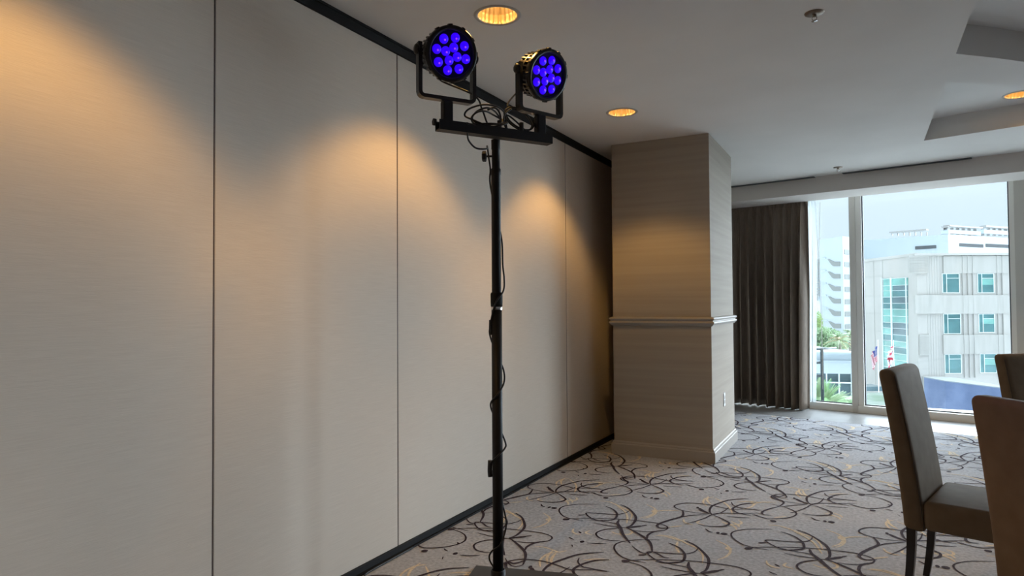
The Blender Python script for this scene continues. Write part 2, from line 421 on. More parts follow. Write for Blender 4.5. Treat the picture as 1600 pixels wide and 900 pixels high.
# outlet on the window side of the column
ot = empty('electrical_outlet', 'small white power outlet plate low on the daylit side of the column', 'power outlet', (cx1, 6.03, 0.45))
mb = MB(); mb.box(0.0, 0.006, -0.036, 0.036, -0.058, 0.058, bevel=0.002); mb.build('cover_plate', M_white, ot)
mb = MB()
for dz in (-0.02, 0.02): mb.box(0.006, 0.0085, -0.017, 0.017, dz-0.014, dz+0.014, bevel=0.001, seg=1)
mb.build('socket', material('socket_plastic', (0.45, 0.42, 0.38), 0.4), ot)

# window wall
def seg(mb, s0, s1, o0, o1, z0, z1):
    """box on the window wall, o measured into the room"""
    p = [wl(s0, o0), wl(s1, o0), wl(s1, o1), wl(s0, o1)]
    mb.prism([(q.x, q.y) for q in p], z0, z1)
mb = MB()
for a, b in ((2.068, 2.75), (4.75, 5.35), (7.3, 8.2)): seg(mb, a, b, -0.25, 0.03, 0, 2.75)
seg(mb, -1.6, 8.2, -0.25, 0.0, 2.61, 3.1)
seg(mb, -1.6, 8.2, -0.25, -0.01, -0.3, 0.004)
struct(mb.build('wall_front', material('grey_wall_paint', (0.66, 0.65, 0.60), 0.8)), 'grey wall between and above the windows')
GT = 2.585
def window(n, s0, s1, label, fr=0.045, fl=0.045):
    o = struct(empty('window_%d' % n, label, loc=(0, 0, 0)))
    m = MB(); seg(m, s0, s1, -0.07, 0.02, 0.0, 0.085); seg(m, s0, s1, -0.07, 0.0, GT, GT+0.03)
    seg(m, s0, s0+fl, -0.07, 0.0, 0.085, GT); seg(m, s1-fr, s1, -0.07, 0.0, 0.085, GT)
    m.build('window_frame', M_frame, o)
    m = MB(); g = 0.012
    seg(m, s0+fl, s1-fr, -0.06, -0.045, 0.085, 0.085+g); seg(m, s0+fl, s1-fr, -0.06, -0.03, GT-0.018, GT)
    seg(m, s0+fl, s0+fl+g, -0.06, -0.03, 0.085, GT); seg(m, s1-fr-g, s1-fr, -0.06, -0.045, 0.085, GT)
    m.build('gasket', M_gasket, o)
    m = MB(); seg(m, s0+fl-0.004, s1-fr+0.003, -0.056, -0.05, 0.07, GT-0.005)
    m.build('window_pane', M_glass, o)
    return o
window(1, -1.5, 0.514, 'narrow end window partly behind the drawn curtain', 0.008)
window(2, 0.574, 2.068, 'large clear window pane looking onto the office building', fl=0.062)
window(3, 2.75, 4.75, 'window beyond the right edge of the view')
window(4, 5.35, 7.3, 'last window at the right end of the wall')
mb = MB(); seg(mb, 0.515, 0.573, -0.09, 0.02, 0.0, 2.61); struct(mb.build('trim_2', M_mull), 'grey mullion post between the two windows')

# sky portals help the renderer find the daylight that enters through the windows
for s0, s1 in ((-1.45, 0.46), (0.61, 2.0), (2.8, 4.7), (5.4, 7.25)):
    L = bpy.data.lights.new('window_portal', 'AREA'); L.shape = 'RECTANGLE'; L.size = s1-s0; L.size_y = 2.5; L.cycles.is_portal = True
    o = bpy.data.objects.new('window_portal', L); col.objects.link(o)
    c = wl((s0+s1)/2, -0.1, 1.33)
    zz = NW; xx = DW; yy = zz.cross(xx)
    o.matrix_world = Matrix(((xx.x, yy.x, zz.x, c.x), (xx.y, yy.y, zz.y, c.y), (xx.z, yy.z, zz.z, c.z), (0, 0, 0, 1)))

# ------------------------------------------------------------------ recessed downlights
M_bulb = material('warm_lamp_glass', (1, 0.8, 0.5), 0.3, emit=(1.0, 0.66, 0.30), strength=13)
def batwing(L):
    """reflector optics: less light straight down than towards the rim of the cone"""
    L.use_nodes = True; t = L.node_tree; em = t.nodes['Emission']
    tcn = t.nodes.new('ShaderNodeTexCoord'); sp = t.nodes.new('ShaderNodeSeparateXYZ'); ab = t.nodes.new('ShaderNodeMath'); ab.operation = 'ABSOLUTE'
    mr = t.nodes.new('ShaderNodeMapRange'); mr.interpolation_type = 'SMOOTHSTEP'
    mr.inputs['From Min'].default_value = 0.66; mr.inputs['From Max'].default_value = 0.97; mr.inputs['To Min'].default_value = 1.0; mr.inputs['To Max'].default_value = 0.06
    t.links.new(tcn.outputs['Normal'], sp.inputs[0]); t.links.new(sp.outputs['Z'], ab.inputs[0]); t.links.new(ab.outputs[0], mr.inputs['Value'])
    t.links.new(mr.outputs[0], em.inputs['Strength'])
def make_downlight():
    t = empty('recessed_downlight')
    m = MB(); m.lathe([(RH_-0.004, 0.02), (RH_-0.004, -0.001), (RH_+0.004, -0.005), (RH_+0.014, -0.004), (RH_+0.018, 0.0005)], n=48)
    m.build('trim_ring', material('grey_trim_ring', (0.42, 0.40, 0.38), 0.4), t)
    m = MB(); n = 48; prof = [(RH_-0.004, 0.0), (RH_-0.008, 0.04), (RH_-0.022, 0.09), (0.045, 0.135)]
    rings = [[m.bm.verts.new(((r+(0.0022 if k % 2 else -0.0022))*math.cos(2*PI*k/n), (r+(0.0022 if k % 2 else -0.0022))*math.sin(2*PI*k/n), h)) for k in range(n)] for r, h in prof]
    for a, b in zip(rings, rings[1:]):
        for k in range(n): m.bm.faces.new((a[k], b[k], b[(k+1) % n], a[(k+1) % n]))
    m.build('reflector', M_brass, t)
    m = MB(); m.lathe([(0.0, 0.080), (0.03, 0.084), (0.046, 0.096), (0.048, 0.11), (0.042, 0.14), (0.03, 0.16), (0, 0.16)], n=32)
    m.build('lamp_bulb', M_bulb, t)
    L = bpy.data.lights.new('bulb_light', 'SPOT'); L.energy = SPOT_W; L.color = (1.0, 0.55, 0.14); L.spot_size = math.radians(112); L.spot_blend = 0.6; batwing(L)
    L.shadow_soft_size = 0.028
    o = bpy.data.objects.new('bulb_light', L); col.objects.link(o); o.parent = t; o.location = (0, 0, 0.072)
    return t
lab = {(0.64, 2.76): 'round recessed ceiling downlight with amber ribbed reflector just above the two stage lights',
       (0.64, 4.61): 'round recessed ceiling downlight in front of the column',
       (3.24, 6.22): 'recessed downlight in the raised ceiling tray near the window, at the right edge',
       (0.64, 0.92): 'recessed downlight above the near end of the partition wall',
       (0.64, -0.93): 'recessed downlight above the partition behind the viewer'}
base_dl = make_downlight()
for i, (x, y) in enumerate(DL_WALL+DL_TRAY+DL_ROOM):
    o = base_dl if i == 0 else copy_tree(base_dl)
    o.location = (x, y, ZT if (x, y) in DL_TRAY else H)
    tag(o, lab.get((x, y), 'unseen downlight added for more light, in the raised tray beyond the right edge of the view'), 'ceiling light', 'recessed ceiling downlights')

# sprinklers
def sprinkler(x, y, label, pendent=True):
    t = empty('fire_sprinkler', label, 'sprinkler', (x, y, H), group='ceiling sprinklers')
    m = MB(); m.lathe([(0.045, 0), (0.043, -0.004), (0.026, -0.009), (0.012, -0.010), (0.0, -0.010)], n=24); m.build('escutcheon', M_brs, t)
    m = MB(); m.lathe([(0.009, -0.008), (0.009, -0.018), (0.006, -0.02), (0, -0.02)], n=12)
    for s in (-1, 1): m.tube([(s*0.007, 0, -0.018), (s*0.011, 0, -0.027), (s*0.003, 0, -0.038)], 0.0016, 6)
    m.build('sprinkler_head', M_brs, t)
    m = MB(); m.lathe([(0, -0.037), (0.014, -0.038), (0.014, -0.040), (0, -0.041)], n=16); m.build('deflector', M_chrome, t)
M_brs = material('tarnished_brass', (0.22, 0.17, 0.13), 0.4, 0.8)
sprinkler(1.985, 3.47, 'small brass fire sprinkler on the open ceiling above the carpet')
sprinkler(1.955, 7.6, 'tiny fire sprinkler on the ceiling close to the window soffit')
# slot vents against the soffit
def slot_vent(xa, xb, label):
    a = Vector((xa, yline(xa, PS-0.03), 0)); b = Vector((xb, yline(xb, PS-0.03), 0))
    t = empty('slot_vent', label, 'air vent', ((a.x+b.x)/2, (a.y+b.y)/2, H), math.atan2(b.y-a.y, b.x-a.x), group='linear ceiling vents')
    L = (b-a).length/2
    m = MB(); m.box(-L, L, -0.040, -0.034, -0.006, 0.0); m.box(-L, -L+0.01, -0.02, 0.02, -0.006, 0); m.box(L-0.01, L, -0.02, 0.02, -0.006, 0)
    m.build('vent_frame', M_white, t)
    m = MB(); m.box(-L+0.01, L-0.01, -0.034, 0.028, -0.012, -0.0004); m.build('vent_slot', M_gasket, t)
slot_vent(0.45, 1.72, 'dark slot air vent in the ceiling above the curtain')
slot_vent(1.98, 3.12, 'longer dark slot air vent in the ceiling above the large window')

# ------------------------------------------------------------------ curtain
def drape(name, s0, s1, o, z0, z1, folds, amp, mat, label, cat, taper=0.0, header=True, seed=1):
    rnd = random.Random(seed)
    t = empty(name, label, cat, tuple(wl((s0+s1)/2, o, 0)))
    base = wl((s0+s1)/2, o, 0)
    m = MB(); nu, nv = folds*10, 34
    ph = [rnd.uniform(-0.9, 0.9) for _ in range(folds+2)]; am = [rnd.uniform(0.55, 1.35) for _ in range(folds+2)]
    drift = [rnd.uniform(-0.02, 0.02) for _ in range(folds+2)]
    grid = []
    for j in range(nv+1):
        v = j/nv; z = z1+(z0-z1)*v; row = []
        for i in range(nu+1):
            u = i/nu; k = u*folds; ki = int(min(k, folds-1)); fr = k-ki
            a = am[ki]*(1-fr)+am[ki+1]*fr; p = ph[ki]*(1-fr)+ph[ki+1]*fr; dr = drift[ki]*(1-fr)+drift[ki+1]*fr
            grow = min(1, 0.35+v*1.3)
            off = amp*a*grow*math.sin(2*PI*k+p*min(1, v*2)*2)
            if v < 0.055: off = amp*0.45*math.sin(2*PI*k*2.2)     # gathered header
            edge = -taper*v if i > nu*0.8 else 0
            s = s0+(s1-s0)*u + dr*v + edge*(u-0.8)*5
            s += (s1-s0)/folds*grow*(0.10*math.sin(4*PI*k+p)+0.13*a*math.sin(2*PI*k+1.4))
            zz = z + (0.006*math.sin(9*u+seed) if j == nv else 0)
            q = wl(s, o+off, zz)-base
            row.append(m.bm.verts.new(q))
        grid.append(row)
    for j in range(nv):
        for i in range(nu):
            m.bm.faces.new((grid[j][i], grid[j+1][i], grid[j+1][i+1], grid[j][i+1])).smooth = True
    ob = m.build(name+'_cloth', mat, t)
    sol = ob.modifiers.new('thickness', 'SOLIDIFY'); sol.thickness = 0.003
    return t, base
s_r = (on_plane(1264, 450, wl(0, 0.22), NW)-wl(0, 0.22)).dot(DW)
ct, cbase = drape('curtain', -1.25, s_r, 0.22, 0.014, 2.58, 13, 0.085, M_curtain, 'floor length taupe pleated curtain hanging beside the column', 'curtain', taper=0.04, seed=4)
m = MB(); A = wl(-1.3, 0.22, 2.60)-cbase; B = wl(1.0, 0.22, 2.60)-cbase; m.tube([A, B], 0.012, 10); m.build('curtain_rod', M_mull, ct)
sh, shb = drape('sheer_curtain', s_r-0.45, s_r+0.07, 0.065, 0.095, 2.56, 7, 0.012, M_voile, 'narrow edge of white sheer curtain between the taupe curtain and the glass', 'sheer curtain', taper=0.05, seed=9)
# pull cords
m = MB(); c0 = wl(s_r+0.075, 0.05, 0)-cbase
m.tube([c0+DW*0.02+Vector((0, 0, 2.5)), c0+Vector((0, 0, 1.9)), c0+DW*0.02+Vector((0, 0, 1.2)), c0+DW*0.015+Vector((0, 0, 0.25))], 0.0022, 6)
m.tube([c0+DW*-0.03+Vector((0, 0, 2.5)), c0+DW*-0.005+Vector((0, 0, 1.7)), c0+DW*0.01+Vector((0, 0, 1.2)), c0+DW*0.015+Vector((0, 0, 0.25))], 0.0022, 6)
tag(m.build('pull_cord', M_mull, ct), 'thin grey looped pull cord')

# ------------------------------------------------------------------ chairs
def make_chair():
    t = empty('dining_chair')
    # backrest: rounded slab bent backwards
    W, T = 0.225, 0.085
    m = MB()
    bmesh.ops.create_cube(m.bm, size=1)
    for v in m.bm.verts: v.co = Vector((v.co.x*T, v.co.y*2*W, 0.32+(v.co.z+.5)*0.68))
    es = [e for e in m.bm.edges]
    bmesh.ops.bevel(m.bm, geom=es, offset=0.028, segments=5, affect='EDGES', profile=0.5)
    for k in range(1, 14):
        z = 0.32+0.68*k/14
        bmesh.ops.bisect_plane(m.bm, geom=m.bm.verts[:]+m.bm.edges[:]+m.bm.faces[:], plane_co=(0, 0, z), plane_no=(0, 0, 1))
    def lean(x, z):
        q = (z-0.30)/0.70
        return x*(1-0.18*q) - 0.235 - 0.10*q**1.35
    for v in m.bm.verts: v.co.x = lean(v.co.x, v.co.z)
    for f in m.bm.faces: f.smooth = True
    m.build('backrest', M_leather, t)
    for s in (-1, 1):
        m = MB(); pts = []
        for k in range(15):
            z = 0.33+0.645*k/14
            pts.append((lean(T/2-0.0065, z), s*(W-0.0065), z))
        m.tube(pts, 0.0022, 6); m.build('piping', M_seam, t)
    # seat
    m = MB(); m.box(-0.205, 0.27, -0.225, 0.225, 0.332, 0.455, bevel=0.026, seg=5)
    for f in m.bm.faces: f.smooth = True
    for v in m.bm.verts:
        if v.co.z > 0.44: v.co.z += 0.010*max(0, 1-((v.co.x-0.04)/0.26)**2)*max(0, 1-(v.co.y/0.25)**2)
    m.build('seat', M_leather, t)
    # legs: front straight taper, rear swept back
    def leg(x, y, sweep):
        m = MB(); rings = []
        for k in range(9):
            q = k/8; z = 0.34*(1-q); h = 0.0175-0.0045*q; xo = x - sweep*q*q
            rings.append([m.bm.verts.new((xo+a*h, y+b*h, z)) for a, b in ((-1, -1), (1, -1), (1, 1), (-1, 1))])
        for a, b in zip(rings, rings[1:]):
            for k in range(4): m.bm.faces.new((a[k], b[k], b[(k+1) % 4], a[(k+1) % 4]))
        m.bm.faces.new(rings[0]); m.bm.faces.new(list(reversed(rings[-1])))
        m.build('leg', M_leg, t, recalc=True)
    for y in (-0.2, 0.2):
        leg(-0.25, y, 0.03); leg(0.225, y, 0.0)
    return t
chair = make_chair()
def put_chair(o, corner, lx, ly, th, label):
    c, s = math.cos(th), math.sin(th)
    o.location = (corner[0]-(lx*c-ly*s), corner[1]-(lx*s+ly*c), 0)
    o.rotation_euler = (0, 0, th)
    tag(o, label, 'chair', 'faux leather dining chairs')
put_chair(chair, (2.215, 3.34), -0.37, -0.225, math.radians(-15), 'brown faux leather dining chair in side view, its seat and black rear legs in view')
ch2 = copy_tree(chair); put_chair(ch2, (2.458, 2.575), -0.37, 0.225, math.radians(38), 'nearest dining chair in the lower right corner, its dark backrest turned to the viewer')
ch3 = copy_tree(chair); put_chair(ch3, (2.80, 4.58), -0.37, -0.225, math.radians(-45), 'farthest dining chair, only its upper backrest showing above the nearest chair')

# ------------------------------------------------------------------ lighting stand
PX, PY = 0.66, 2.70
st = empty('lighting_stand', 'black pole light stand with square base plate and crossbar before the partition', 'light stand', (PX, PY, 0))
pd = Vector((0.966, 0.258, 0)).normalized(); pn = Vector((pd.y, -pd.x, 0))
corner = on_floor(744, 882, 0.012); S = 0.50
pts = [corner, corner+pd*S, corner+pd*S+pn*S, corner+pn*S]
c = sum(pts, Vector())/4
# the pole stands in the middle of the plate
shift = Vector((PX, PY, 0))
m = MB(); m.prism([(p.x-shift.x, p.y-shift.y) for p in pts], 0.0, 0.008); m.build('base_plate', material('charcoal_steel_plate', (0.035, 0.034, 0.036), 0.5), st)
m = MB(); m.lathe([(0.05, 0.008), (0.05, 0.014), (0.034, 0.02), (0.034, 0.07), (0.028, 0.075)], n=28); m.build('pole_socket', M_black, st)
m = MB(); m.lathe([(0, 0.008), (0.0245, 0.008), (0.0245, 1.275), (0, 1.275)], n=28); m.build('lower_pole', M_black, st)
m = MB(); m.lathe([(0.026, 1.272), (0.0262, 1.286), (0.024, 1.288)], n=28); m.build('pole_ring', M_chrome, st)
m = MB(); m.lathe([(0.0225, 1.286), (0.0275, 1.288), (0.0285, 1.31), (0.0285, 1.345), (0.026, 1.352), (0.022, 1.354)], n=28)
m.build('pole_collar', M_rubber, st)
m = MB(); m.lathe([(0.022, 1.28), (0.022, 1.90), (0.0235, 1.905), (0.0235, 1.93), (0.0185, 1.935), (0.0185, 2.02), (0.021, 2.025), (0.021, 2.068)], n=28); m.build('upper_pole', M_black, st)
# crossbar
BA, BB, BZ = Vector((0.536, 2.401, 0)), Vector((0.853, 2.888, 0)), 2.068
ub = (BB-BA).normalized(); nb = Vector((ub.y, -ub.x, 0)); Lb = (BB-BA).length
loc = lambda p, z=0: Vector((p.x-PX, p.y-PY, z))
m = MB(); m.extrude([(-0.026, -0.006), (0.026, -0.006), (0.026, 0.038), (0.021, 0.038), (0.021, -0.001), (-0.021, -0.001), (-0.021, 0.038), (-0.026, 0.038)], loc(BA, BZ), loc(BB, BZ), out=nb)
m.build('crossbar', M_black, st)
def knob(P, axis, name='clamp_knob', k_=1.0):
    zz = axis.normalized(); xx = zz.orthogonal().normalized(); yy = zz.cross(xx)
    Mx = Matrix(((xx.x, yy.x, zz.x, P.x), (xx.y, yy.y, zz.y, P.y), (xx.z, yy.z, zz.z, P.z), (0, 0, 0, 1))) @ Matrix.Scale(k_, 4)
    m = MB(); n = 18; m.lathe([(0.005, -0.03), (0.005, 0.0), (0.014, 0.001)], Mx, n=12)
    rings = []
    for r, h in ((0.017, 0.0), (0.0235, 0.003), (0.0235, 0.018), (0.017, 0.022)):
        rings.append([m.bm.verts.new(Mx @ Vector(((r+(0.0022 if k % 3 == 0 else 0))*math.cos(2*PI*k/n), (r+(0.0022 if k % 3 == 0 else 0))*math.sin(2*PI*k/n), h))) for k in range(n)])
    for a, b in zip(rings, rings[1:]):
        for k in range(n): m.bm.faces.new((a[k], a[(k+1) % n], b[(k+1) % n], b[k]))
    m.bm.faces.new(rings[-1])
    m.build(name, M_black, st)
knob(Vector((-0.046, -0.006, 1.995)), Vector((-0.9, -0.45, 0)))
PA = BA+ub*0.045; PB = BB-ub*0.055
for P in (PA, PB):
    m = MB()
    Mx = Matrix.Translation(loc(P, BZ+0.002)) @ Matrix.Rotation(math.atan2(ub.y, ub.x), 4, 'Z')
    m.box(-0.023, 0.023, -0.021, 0.021, 0, 0.125, bevel=0.006, seg=2, M=Mx)
    m.build('lamp_bracket', M_black, st)
knob(loc(PA-ub*0.052, BZ+0.028), -ub, k_=0.65)

# ------------------------------------------------------------------ LED par lights
M_led = material('blue_led', (0.02, 0.0, 0.2), 0.25, emit=(0.03, 0.0, 1.0), strength=0.95)
M_ledhot = material('violet_led_core', (0.2, 0.05, 0.9), 0.3, emit=(0.30, 0.03, 1.0), strength=1.2)
M_lensface = material('dark_lens_face', (0.012, 0.008, 0.06), 0.18)
M_house = material('matte_black_housing', (0.014, 0.013, 0.013), 0.32, 0.35)
def par_light(P, zc, face, label, yoke_dir, hot):
    """P: bracket position; zc: height of lamp centre; face: direction the lenses look"""
    zb = BZ+0.1315
    t = empty('stage_light', label, 'stage light', (P.x, P.y, zb), group='blue LED stage lights on the stand')
    u = Vector(yoke_dir); u.z = 0; u.normalize()
    f = Vector(face).normalized(); f = (f-u*f.dot(u)).normalized(); up = u.cross(f)
    if up.z < 0: up = -up
    hub = Vector((0, 0, zc-zb))
    # frame: local z = face direction, local x = yoke axis
    yy = f.cross(u)
    Mx = Matrix(((u.x, yy.x, f.x, hub.x), (u.y, yy.y, f.y, hub.y), (u.z, yy.z, f.z, hub.z), (0, 0, 0, 1)))
    Mx = Mx @ Matrix.Translation((0, 0, 0.042))
    # yoke: flat strap bent to a U
    hw = 0.128; rr = 0.02
    path = [Vector((-hw, 0, zc-zb+0.03))]
    path += [Vector((-hw, 0, 0.05)), Vector((-hw, 0, 0.004+rr))]
    for a in (30, 60): path.append(Vector((-hw+rr-rr*math.cos(math.radians(a)), 0, 0.004+rr-rr*math.sin(math.radians(a)))))
    path.append(Vector((-hw+rr, 0, 0.004)))
    path = path+[Vector((-p.x, 0, p.z)) for p in reversed(path)]
    v = Vector((-u.y, u.x, 0)); m = MB(); rings = []
    for i, p in enumerate(path):
        d = (path[min(i+1, len(path)-1)]-path[max(i-1, 0)]).normalized(); nrm = Vector((-d.z, 0, d.x))
        q = []
        for a, b in ((-1, -1), (1, -1), (1, 1), (-1, 1)):
            w3 = p+nrm*(0.0085*b); q.append(m.bm.verts.new(u*w3.x+Vector((0, 0, w3.z))+v*(0.017*a)))
        rings.append(q)
    for a, b in zip(rings, rings[1:]):
        for k in range(4): m.bm.faces.new((a[k], a[(k+1) % 4], b[(k+1) % 4], b[k]))
    m.bm.faces.new(rings[0]); m.bm.faces.new(rings[-1])
    m.build('yoke', M_house, t, recalc=True)
    for s in (-1, 1):
        zz = u*s; P0 = hub+u*(s*0.128)
        xx = Vector((0, 0, 1)); y2 = zz.cross(xx)
        Mk = Matrix(((xx.x, y2.x, zz.x, P0.x), (xx.y, y2.y, zz.y, P0.y), (xx.z, y2.z, zz.z, P0.z), (0, 0, 0, 1)))
        m = MB(); m.lathe([(0.006, -0.016), (0.006, 0.003), (0.02, 0.004), (0.022, 0.008), (0.022, 0.016), (0.018, 0.02), (0, 0.021)], Mk, n=16)
        m.build('tilt_knob', M_house, t)
    # body: vented drum
    m = MB(); m.lathe([(0, -0.105), (0.06, -0.104), (0.078, -0.098), (0.084, -0.088), (0.084, -0.02), (0.088, 0.0), (0, 0.0)], Mx, n=40)
    m.build('lamp_body', M_ledoff, t)
    m = MB(); nf = 30
    for r0, r1, h0, h1 in ((0.1, 0.106, -0.012, 0.006), (0.094, 0.104, -0.058, -0.050), (0.086, 0.096, -0.098, -0.09)):
        m.lathe([(r0, h0), (r1, h0), (r1, h1), (r0, h1), (r0, h0)], Mx, n=40, smooth=False)
    for k in range(nf):
        Mr = Mx @ Matrix.Rotation(2*PI*k/nf, 4, 'Z')
        m.box(0.082, 0.104, -0.0035, 0.0035, -0.095, -0.005, M=Mr)
    m.build('cooling_fins', M_house, t)
    m = MB(); m.lathe([(0.1, -0.008), (0.115, -0.006), (0.119, 0.0), (0.119, 0.020), (0.115, 0.026), (0.103, 0.026), (0.099, 0.021), (0.099, 0.012)], Mx, n=48)
    for k in range(12):
        Mr = Mx @ Matrix.Rotation(2*PI*(k+.3)/12, 4, 'Z'); m.box(0.113, 0.1235, -0.009, 0.009, 0.0, 0.022, bevel=0.002, seg=1, M=Mr)
    m.build('front_rim', M_house, t)
    m = MB(); m.lathe([(0.0995, 0.014), (0, 0.014)], Mx, n=40); m.build('lens_face', M_lensface, t)
    spots = [(0.070, a) for a in (90-8, 45-8, 0-8, -45-8, -90-8, -135-8, 180-8, 135-8)]+[(0.029, a) for a in (75, -15, -105, 165)]
    for r, a in spots:
        cx, cy = r*math.cos(math.radians(a)), r*math.sin(math.radians(a))
        Ml = Mx @ Matrix.Translation((cx, cy, 0.0145))
        m = MB(); m.lathe([(0.0205, 0.0), (0.0205, 0.003), (0.016, 0.0075), (0.008, 0.0098), (0.0, 0.0105)], Ml, n=20)
        ob = m.build('led_lens', M_led, t)
        m = MB(); m.lathe([(0.0046, 0.0096), (0.0034, 0.0122), (0.0, 0.0132)], Ml @ Matrix.Translation((hot[0], hot[1], 0)), n=10)
        m.build('led_core', M_ledhot, ob)
    # power cable socket at the back
    m = MB(); Mb = Mx @ Matrix.Translation((0, -0.05, -0.105)); m.lathe([(0.012, 0), (0.012, -0.02), (0.007, -0.028), (0, -0.028)], Mb, n=12); m.build('cable_gland', M_rubber, t)
    # its glow
    L = bpy.data.lights.new('led_glow', 'SPOT'); L.energy = 12.0; L.color = (0.2, 0.02, 1.0); L.spot_size = math.radians(95); L.spot_blend = 0.8; L.shadow_soft_size = 0.08
    o = bpy.data.objects.new('led_glow', L); col.objects.link(o); o.parent = t
    o.matrix_local = Mx @ Matrix.Translation((0, 0, 0.04)) @ Matrix.Rotation(PI, 4, 'X')
    return t, (Mb @ Vector((0, 0, -0.02))) + t.location
lam1, g1 = par_light(PA, 2.405, (0.84, -0.55, -0.32), 'left stage light on the crossbar, a round black drum lit with twelve blue LEDs', (0.56, 0.83, 0), (0.002, -0.004))
lam2, g2 = par_light(PB, 2.392, (0.86, -0.36, -0.30), 'right stage light on the crossbar, its vented side lit amber', (0.39, 0.92, 0), (0.004, 0.002))

# cables
def bar(t_, side=0.0, z=0.0):
    p = BA+ub*(t_*Lb)+nb*side; return Vector((p.x, p.y, BZ+z))
def cable(name, label, pts, r=0.0042, extra=None):
    m = MB(); m.tube(spline(pts, 7), r, 8)
    if extra:
        for q, rr in extra: m.tube(spline(q, 6), rr, 8)
    return tag(m.build(name, M_cable), label, 'cable')
coil = []
for k in range(3):
    for a in range(0, 360, 40):
        r = 0.088+0.012*k*(-1)**k
        coil.append(bar(0.44, 0, 0.075+0.008*k)+ub*(r*math.cos(math.radians(a-90)))+Vector((0, 0, (0.030+0.006*k)*math.sin(math.radians(a-90))))+nb*(0.028*math.sin(math.radians(a*2+40*k))))
cable('power_cable', 'coiled black power cable of the left stage light tied on top of the crossbar',
      [g1, g1+Vector((0.0, 0.0, -0.06)), bar(0.30, 0.01, 0.17), bar(0.38, 0.0, 0.11)]+coil+[bar(0.5, 0.0, 0.03), bar(0.33, 0.02, 0.03), bar(0.22, 0.028, 0.035)],
      0.0042, [([bar(0.42, 0.005, 0.115), bar(0.47, 0.01, 0.128), bar(0.52, 0.0, 0.12), bar(0.54, 0.0, 0.09), bar(0.53, 0.0, 0.035)], 0.0045),
               ([bar(0.53, 0.0, 0.075), bar(0.53, 0.0, 0.035)], 0.011)])
coil2 = []
for k in range(2):
    for a in range(0, 360, 45):
        coil2.append(bar(0.72, 0, 0.10)+ub*(0.075*math.cos(math.radians(a+90)))+Vector((0, 0, 0.045*math.sin(math.radians(a+90))-0.02*math.cos(math.radians(a+90))))+nb*(-0.02+0.015*k))
cable('power_cable', 'looped black power cable hanging below the right stage light',
      [g2, g2+Vector((-0.05, -0.03, -0.05)), bar(0.63, -0.03, 0.16)]+coil2+[bar(0.88, 0.0, 0.05), bar(0.84, 0.0, 0.03)],
      0.0042, [([bar(0.60, 0, 0.03), bar(0.585, 0, 0.09), bar(0.61, 0, 0.105), bar(0.70, 0, 0.075), bar(0.80, 0, 0.03)], 0.004),
               ([bar(0.64, 0, 0.14), bar(0.58, 0, 0.11), bar(0.57, 0, 0.07), bar(0.60, 0, 0.03)], 0.0042),
               ([bar(0.73, 0, 0.08), bar(0.73, 0, 0.03)], 0.011)])
# cable that drops from the bar, then winds down the pole
def pole(ang, z, r):
    a = math.radians(ang)     # 0 = towards camera right, 90 = away
    return Vector((PX, PY, z))+RH*(r*math.cos(a))+FH*(r*math.sin(a))
wind = [bar(0.24, 0.01, -0.004), bar(0.26, 0.0, -0.035), bar(0.33, -0.01, -0.062), bar(0.42, -0.01, -0.06), pole(200, 2.035, 0.042), pole(190, 1.99, 0.034), pole(185, 1.93, 0.026), pole(180, 1.86, 0.027)]
z = 1.86; ang = 180
for (a, zz, r) in [(90, 1.72, 0.026), (10, 1.60, 0.026), (0, 1.48, 0.030), (0, 1.42, 0.036), (-20, 1.36, 0.034), (-100, 1.30, 0.034), (-180, 1.20, 0.030), (-180, 1.15, 0.031), (-270, 1.06, 0.03), (-360, 0.99, 0.031), (-360, 0.93, 0.031),
                   (-450, 0.88, 0.03), (-540, 0.83, 0.031), (-630, 0.74, 0.03), (-720, 0.66, 0.036), (-720, 0.63, 0.034), (-810, 0.60, 0.03), (-890, 0.56, 0.036), (-900, 0.53, 0.036), (-960, 0.50, 0.032), (-1080, 0.34, 0.03), (-1080, 0.27, 0.038), (-1150, 0.20, 0.034), (-1240, 0.16, 0.032), (-1260, 0.12, 0.04), (-1330, 0.06, 0.034), (-1440, 0.03, 0.034), (-1440, 0.0142, 0.06), (-1450, 0.0142, 0.14)]:
    wind.append(pole(a, zz, r))
cable('extension_cord', 'black cord sagging from the crossbar and winding down around the pole', wind, 0.0042,
      [([pole(180, 0.575, 0.034), pole(180, 0.53, 0.036), pole(182, 0.50, 0.034)], 0.011), ([pole(185, 1.225, 0.028), pole(180, 1.19, 0.029), pole(180, 1.155, 0.028)], 0.008)])
# cord lying along the partition
cable('floor_cord', 'thin black cord lying on the carpet along the foot of the partition',
      [(0.028, 2.9, 0.006), (0.03, 2.6, 0.006), (0.04, 2.5, 0.006), (0.1, 2.47, 0.006), (0.2, 2.50, 0.006), (0.35, 2.42, 0.006)], 0.0045)

# ------------------------------------------------------------------ outside
GZ = -11.5
def pane_mat(name, c, rough=0.15): return noisy(material(name, c, rough), tuple(x*0.8 for x in c), tuple(min(1, x*1.2) for x in c), (0.4, 0.4, 0.9))
M_conc = noisy(material('pale_precast_concrete', (0.74, 0.76, 0.74), 0.8, spec=0.2), (0.45, 0.43, 0.405), (0.49, 0.47, 0.445), (0.3, 0.3, 0.3))
M_conc2 = noisy(material('ribbed_precast_concrete', (0.68, 0.71, 0.69), 0.8, spec=0.2), (0.41, 0.395, 0.37), (0.455, 0.44, 0.415), (2.2, 2.2, 0.3))
M_joint = material('facade_joint', (0.425, 0.41, 0.385), 0.8)
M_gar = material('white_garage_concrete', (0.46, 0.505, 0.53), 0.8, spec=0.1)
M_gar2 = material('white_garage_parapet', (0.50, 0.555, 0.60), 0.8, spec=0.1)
M_open = material('painted_opening_shade', (0.24, 0.25, 0.24), 0.8)  # shade inside the tower openings, painted onto raised slabs
